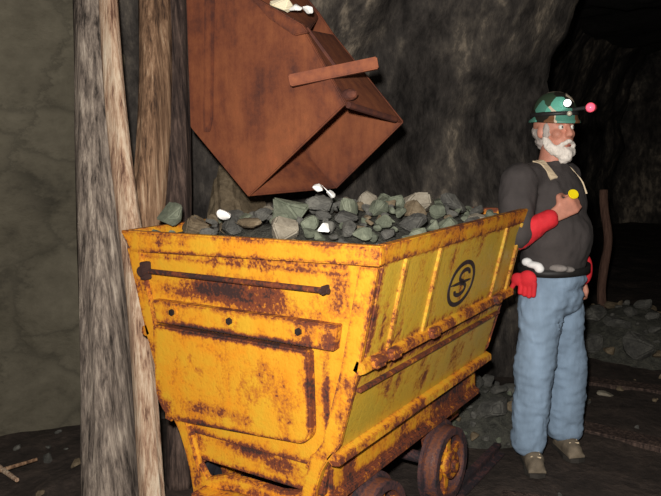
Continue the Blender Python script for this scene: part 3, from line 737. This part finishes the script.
me = remeshed('sleeve', bm, .008, 3); displace(me, .005, 14, 6); s_ = link('sleeve', me, M['red'], man); s_['label'] = 'red undershirt sleeve on the hanging left arm'
# red hem tail on the far hip
bm = bmesh.new(); ball(bm, (.09, .17, .905), (.035, .03, .075), 3); me = remeshed('shirt_tail', bm, .006, 2); s_ = link('shirt_tail', me, M['red'], man); s_['label'] = 'red shirt tail showing at the left hip'
# jeans
bm = bmesh.new(); ball(bm, (.005, 0, .885), (.140, .172, .085)); ball(bm, (-.005, 0, .80), (.138, .175, .11))
for s, kx in ((-1, -.035), (1, .035)):
    limb(bm, [(-.003, s*.085, .80, .112), (kx*.6, s*.10, .62, .098), (kx, s*.115, .46, .090), (kx-.01, s*.12, .28, .088), (kx-.012, s*.12, .125, .082)])
me = remeshed('jeans', bm, .009, 3); displace(me, .014, 5.5, 9, 1.3); displace(me, .004, 22, 4, 2); link('jeans', me, M['jean'], man)
# boots
for s, kx, turn in ((-1, -.04, -.95), (1, .025, -.75)):
    FR = Matrix.Translation((kx, s*.12, 0)) @ Matrix.Rotation(turn, 4, 'Z')
    bm = bmesh.new(); limb(bm, [(-.0, 0, .14, .05), (-.01, 0, .06, .048)]); limb(bm, [(-.02, 0, .052, .044), (.07, 0, .05, .045), (.105, 0, .043, .037)])
    box(bm, (.045, 0, .024), (.19, .08, .02)); bmesh.ops.transform(bm, matrix=FR, verts=bm.verts)
    me = remeshed('boot', bm, .006, 3); bt = link('boot', me, M['boot'], man)
    bm = bmesh.new(); pts = [(-.068+.22*t, wd) for t, wd in ((0, -.025), (.04, -.042), (.4, -.04), (.75, -.052), (.95, -.035), (1, 0), (.95, .035), (.75, .048), (.4, .036), (.04, .04), (0, .025))]
    prism(bm, [(x, y, 0) for x, y in pts], (0, 0, .022)); bmesh.ops.transform(bm, matrix=FR, verts=bm.verts); link('sole', to_mesh(bm, 'sole'), M['sole'], bt)
    bm = bmesh.new()
    for q in range(4): cyl(bm, (.035+.02*q, -.022, .098-.006*q), (.045+.02*q, .022, .098-.006*q), .0035, seg=6)
    bmesh.ops.transform(bm, matrix=FR, verts=bm.verts); link('laces', to_mesh(bm, 'laces'), M['strap'], bt)
# belt
bm = bmesh.new(); n = 48; rr = []
for k in range(n):
    a = 2*math.pi*k/n; rr.append([bm.verts.new((.006+(.150+e)*math.cos(a), (.186+e)*math.sin(a), z)) for e, z in ((0, .915), (.006, .915), (.006, .948), (0, .948))])
for k in range(n):
    for j in range(4): bm.faces.new((rr[k][j], rr[(k+1) % n][j], rr[(k+1) % n][(j+1) % 4], rr[k][(j+1) % 4]))
belt = link('belt', to_mesh(bm, 'belt', True), M['belt'], man)
# suspender straps following the chest
shirt_o = [o for o in C.objects if o.name.startswith('shirt') and o.parent == man and 'tail' not in o.name][0]
from mathutils.bvhtree import BVHTree
bv = BVHTree.FromPolygons([v.co[:] for v in shirt_o.data.vertices], [p.vertices[:] for p in shirt_o.data.polygons])
def on_shirt(p, frm): 
    c = V(frm); d = (V(p)-c); hit = bv.ray_cast(V(p)+d.normalized()*.3, -d.normalized()); return (hit[0], hit[1]) if hit[0] else (V(p), d.normalized())
def strap(pts, w, name, label=None):
    bm = bmesh.new(); P = [on_shirt(p, (0, p[1]*.5, 1.25)) for p in pts]; rows = []
    for i, (p, nrm) in enumerate(P):
        t = (P[min(i+1, len(P)-1)][0]-P[max(i-1, 0)][0]).normalized(); sd = t.cross(nrm).normalized()*w/2
        rows.append([bm.verts.new(q) for q in (p-sd-nrm*.002, p+sd-nrm*.002, p+sd+nrm*.006, p-sd+nrm*.006)])
    for i in range(len(rows)-1):
        for j in range(4): bm.faces.new((rows[i][j], rows[i+1][j], rows[i+1][(j+1) % 4], rows[i][(j+1) % 4]))
    bm.faces.new(rows[0]); bm.faces.new(rows[-1])
    o = link(name, to_mesh(bm, name), M['strap'], man)
    if label: o['label'] = label
    return o
strap([(-.05+.09*t, -.120+.01*t, 1.44-.015*t-.10*t*t) for t in [k/10 for k in range(11)]], .036, 'shoulder_strap', 'broad cream strap over the right shoulder')
strap([(.01+.12*t, .09-.01*t, 1.43-.04*t-.12*t*t) for t in [k/10 for k in range(11)]], .018, 'shoulder_strap', 'narrow cream strap over the left shoulder')
# white pouch, grey pouch and red glove at the right hip
def soft(name, parts, m, label, vox=.005):
    bm = bmesh.new()
    for c, r in parts: ball(bm, c, r, 3)
    me = remeshed(name, bm, vox, 3); o = link(name, me, m, man); o['label'] = label; return o
soft('folded_cloth', [((-.005, -.195, .970), (.04, .022, .016)), ((-.04, -.19, .980), (.025, .02, .02)), ((.02, -.195, .955), (.022, .02, .02))], M['whitecloth'], 'white cloth tucked at the right hip')
soft('pouch', [((.085, -.15, .957), (.045, .025, .018)), ((.12, -.12, .95), (.03, .02, .014))], M['greycloth'], 'grey pouch on the belt')
# red glove hanging: palm and fingers
bm = bmesh.new(); g0 = V((-.02, -.225, .91)); ball(bm, g0, (.042, .02, .04)); ball(bm, g0+V((-.045, 0, -.005)), (.035, .018, .03))
for k in range(4): limb(bm, [(*(g0+V((-.03+.02*k, 0, -.02))), .013), (*(g0+V((-.034+.021*k, -.004, -.075+.006*abs(k-2)))), .011)])
limb(bm, [(*(g0+V((-.05, 0, 0))), .013), (*(g0+V((-.075, 0, -.045))), .011)])
me = remeshed('glove', bm, .004, 2); gl = link('glove', me, M['red'], man); gl['label'] = 'bright red glove hanging from the belt'
# hair, moustache, beard, brows, eyes
bm = bmesh.new(); ball(bm, h(-.03, 0, -.002), (.078, .081, .062)); ball(bm, h(-.055, 0, -.045), (.047, .062, .04))
for s in (-1, 1): ball(bm, h(.018, s*.066, .0), (.014, .013, .04), 3)
me = remeshed('hair', bm, .006, 2); displace(me, .006, 40, 1); link('hair', me, M['hair'], man)
bm = bmesh.new()
for s in (-1, 1): limb(bm, [(*h(.012, s*.066, -.03), .014), (*h(.03, s*.058, -.065), .021), (*h(.058, s*.034, -.092), .026), (*h(.072, 0, -.098), .029)]); limb(bm, [(*h(.092, s*.004, -.046), .011), (*h(.082, s*.028, -.056), .010), (*h(.068, s*.040, -.075), .012)])
ball(bm, h(.066, 0, -.115), (.032, .034, .03), 3)
me = remeshed('beard', bm, .005, 2); displace(me, .005, 45, 3); link('beard', me, M['beard'], man)
bm = bmesh.new(); ball(bm, h(.093, 0, -.066), (.008, .017, .005), 2); me = remeshed('mouth', bm, .003, 1); link('mouth', me, simple('lip', (.32, .08, .07), .5), man)
for s in (-1, 1):
    bm = bmesh.new(); ball(bm, h(.0715, s*.030, .016), .0115, 3); e = link('eye', to_mesh(bm, 'eye', True), M['eye_w'], man)
    bm = bmesh.new(); ball(bm, h(.0795, s*.031, .016), .0052, 2); link('pupil', to_mesh(bm, 'pupil', True), M['eye_d'], e)
    bm = bmesh.new(); limb(bm, [(*h(.090, s*.014, .040), .005), (*h(.086, s*.034, .045), .005), (*h(.070, s*.052, .040), .004)]); link('eyebrow', to_mesh(bm, 'eyebrow', True), M['beard'], man)
# hard hat with brim and lamps
bm = bmesh.new(); n = 40; rows = []
prof = [(1.17, -.006), (1.16, .003), (1.08, .012), (1.06, .030), (1.03, .055), (.95, .082), (.8, .108), (.58, .128), (.3, .139), (.02, .143)]
for k in range(n):
    a = 2*math.pi*k/n; row = []
    for q, z in prof:
        ex = (1.0 if q < 1.07 else (1.0+.10*max(0, math.cos(a))))
        row.append(bm.verts.new(h((.102*q*ex)*math.cos(a)-.008, .088*q*math.sin(a), .048+z*.90 - (.012*max(0, math.cos(a)) if q > 1.07 else 0))))
    rows.append(row)
for k in range(n):
    for j in range(len(prof)-1): bm.faces.new((rows[k][j], rows[(k+1) % n][j], rows[(k+1) % n][j+1], rows[k][j+1]))
bm.faces.new([r_[-1] for r_ in rows])
hm = link('hard_hat', to_mesh(bm, 'hard_hat', True), M['helmet'], man)
sm = hm.modifiers.new('solid', 'SOLIDIFY'); sm.thickness = .004
bm = bmesh.new(); n = 40; rr = []
for k in range(n):
    a = 2*math.pi*k/n; rr.append([bm.verts.new(h((.113+e)*math.cos(a)-.008, (.097+e)*math.sin(a), z)) for e, z in ((-.006, .066), (.002, .066), (0, .084), (-.008, .084))])
for k in range(n):
    for j in range(4): bm.faces.new((rr[k][j], rr[(k+1) % n][j], rr[(k+1) % n][(j+1) % 4], rr[k][(j+1) % 4]))
link('hat_band', to_mesh(bm, 'hat_band', True), M['blackplastic'], hm)
def lampo(name, c, d, r, l, mh, ml, label):
    bm = bmesh.new(); cyl(bm, V(c)-V(d)*l, c, r*.85, r, 20); o = link(name, to_mesh(bm, name), mh, hm); o['label'] = label
    bm = bmesh.new(); ball(bm, c, r*.86, 3); link('lens', to_mesh(bm, 'lens', True), ml, o)
lampo('head_lamp', h(.100, -.022, .118), (hr @ V((.55, -.75, .3))).normalized(), .019, .03, M['blackplastic'], M['lamp_white'], 'small round white lamp on the front of the hard hat')
lampo('head_lamp', h(.122, -.030, .072), (hr @ V((.8, -.6, 0))).normalized(), .012, .02, M['blackplastic'], simple('pale_lens', (.6, .55, .42), .3), 'small pale lamp under the white one')
bm = bmesh.new(); cyl(bm, h(.10, .01, .09), h(.176, .042, .096), .008, seg=10); link('lamp_bracket', to_mesh(bm, 'lamp_bracket'), M['blackplastic'], hm)
lampo('cap_lamp', h(.182, .030, .094), (hr @ V((.45, -.85, .0))).normalized(), .021, .03, M['lamp_body'], M['lamp_red'], 'glowing pink-red cap lamp sticking out in front of the hard hat')
# yellow hand torch held in the right hand
torch = thing('hand_torch', 'small bright yellow torch held in the man\'s right hand at his chest', 'torch', tuple(man.location))
torch.rotation_euler = man.rotation_euler
tc = HAND+fd*.050+V((-.03, .0, .012)); td = V((.55, -.55, .5)).normalized()
bm = bmesh.new(); cyl(bm, tc-td*.045, tc+td*.02, .013, .014, 18); cyl(bm, tc+td*.02, tc+td*.045, .014, .023, 18); bevel(bm, .002); link('torch_body', to_mesh(bm, 'torch_body'), M['yellow_plastic'], torch)
bm = bmesh.new(); cyl(bm, tc+td*.045, tc+td*.049, .020, .019, 18); link('lens', to_mesh(bm, 'lens'), M['yellow_plastic'], torch)

# ------------------------------------------------------------------ light: the camera's flash and a trace of mine light
fl = bpy.data.lights.new('camera_flash', 'POINT'); fl.energy = 430; fl.shadow_soft_size = .03; fl.color = (1.0, .95, .88)
fo = bpy.data.objects.new('camera_flash', fl); C.objects.link(fo); fo.location = CP+up*.13-rt*.05
w = bpy.data.worlds.new('mine_air'); S.world = w; w.use_nodes = True
w.node_tree.nodes['Background'].inputs[0].default_value = (.8, .85, 1, 1); w.node_tree.nodes['Background'].inputs[1].default_value = .0
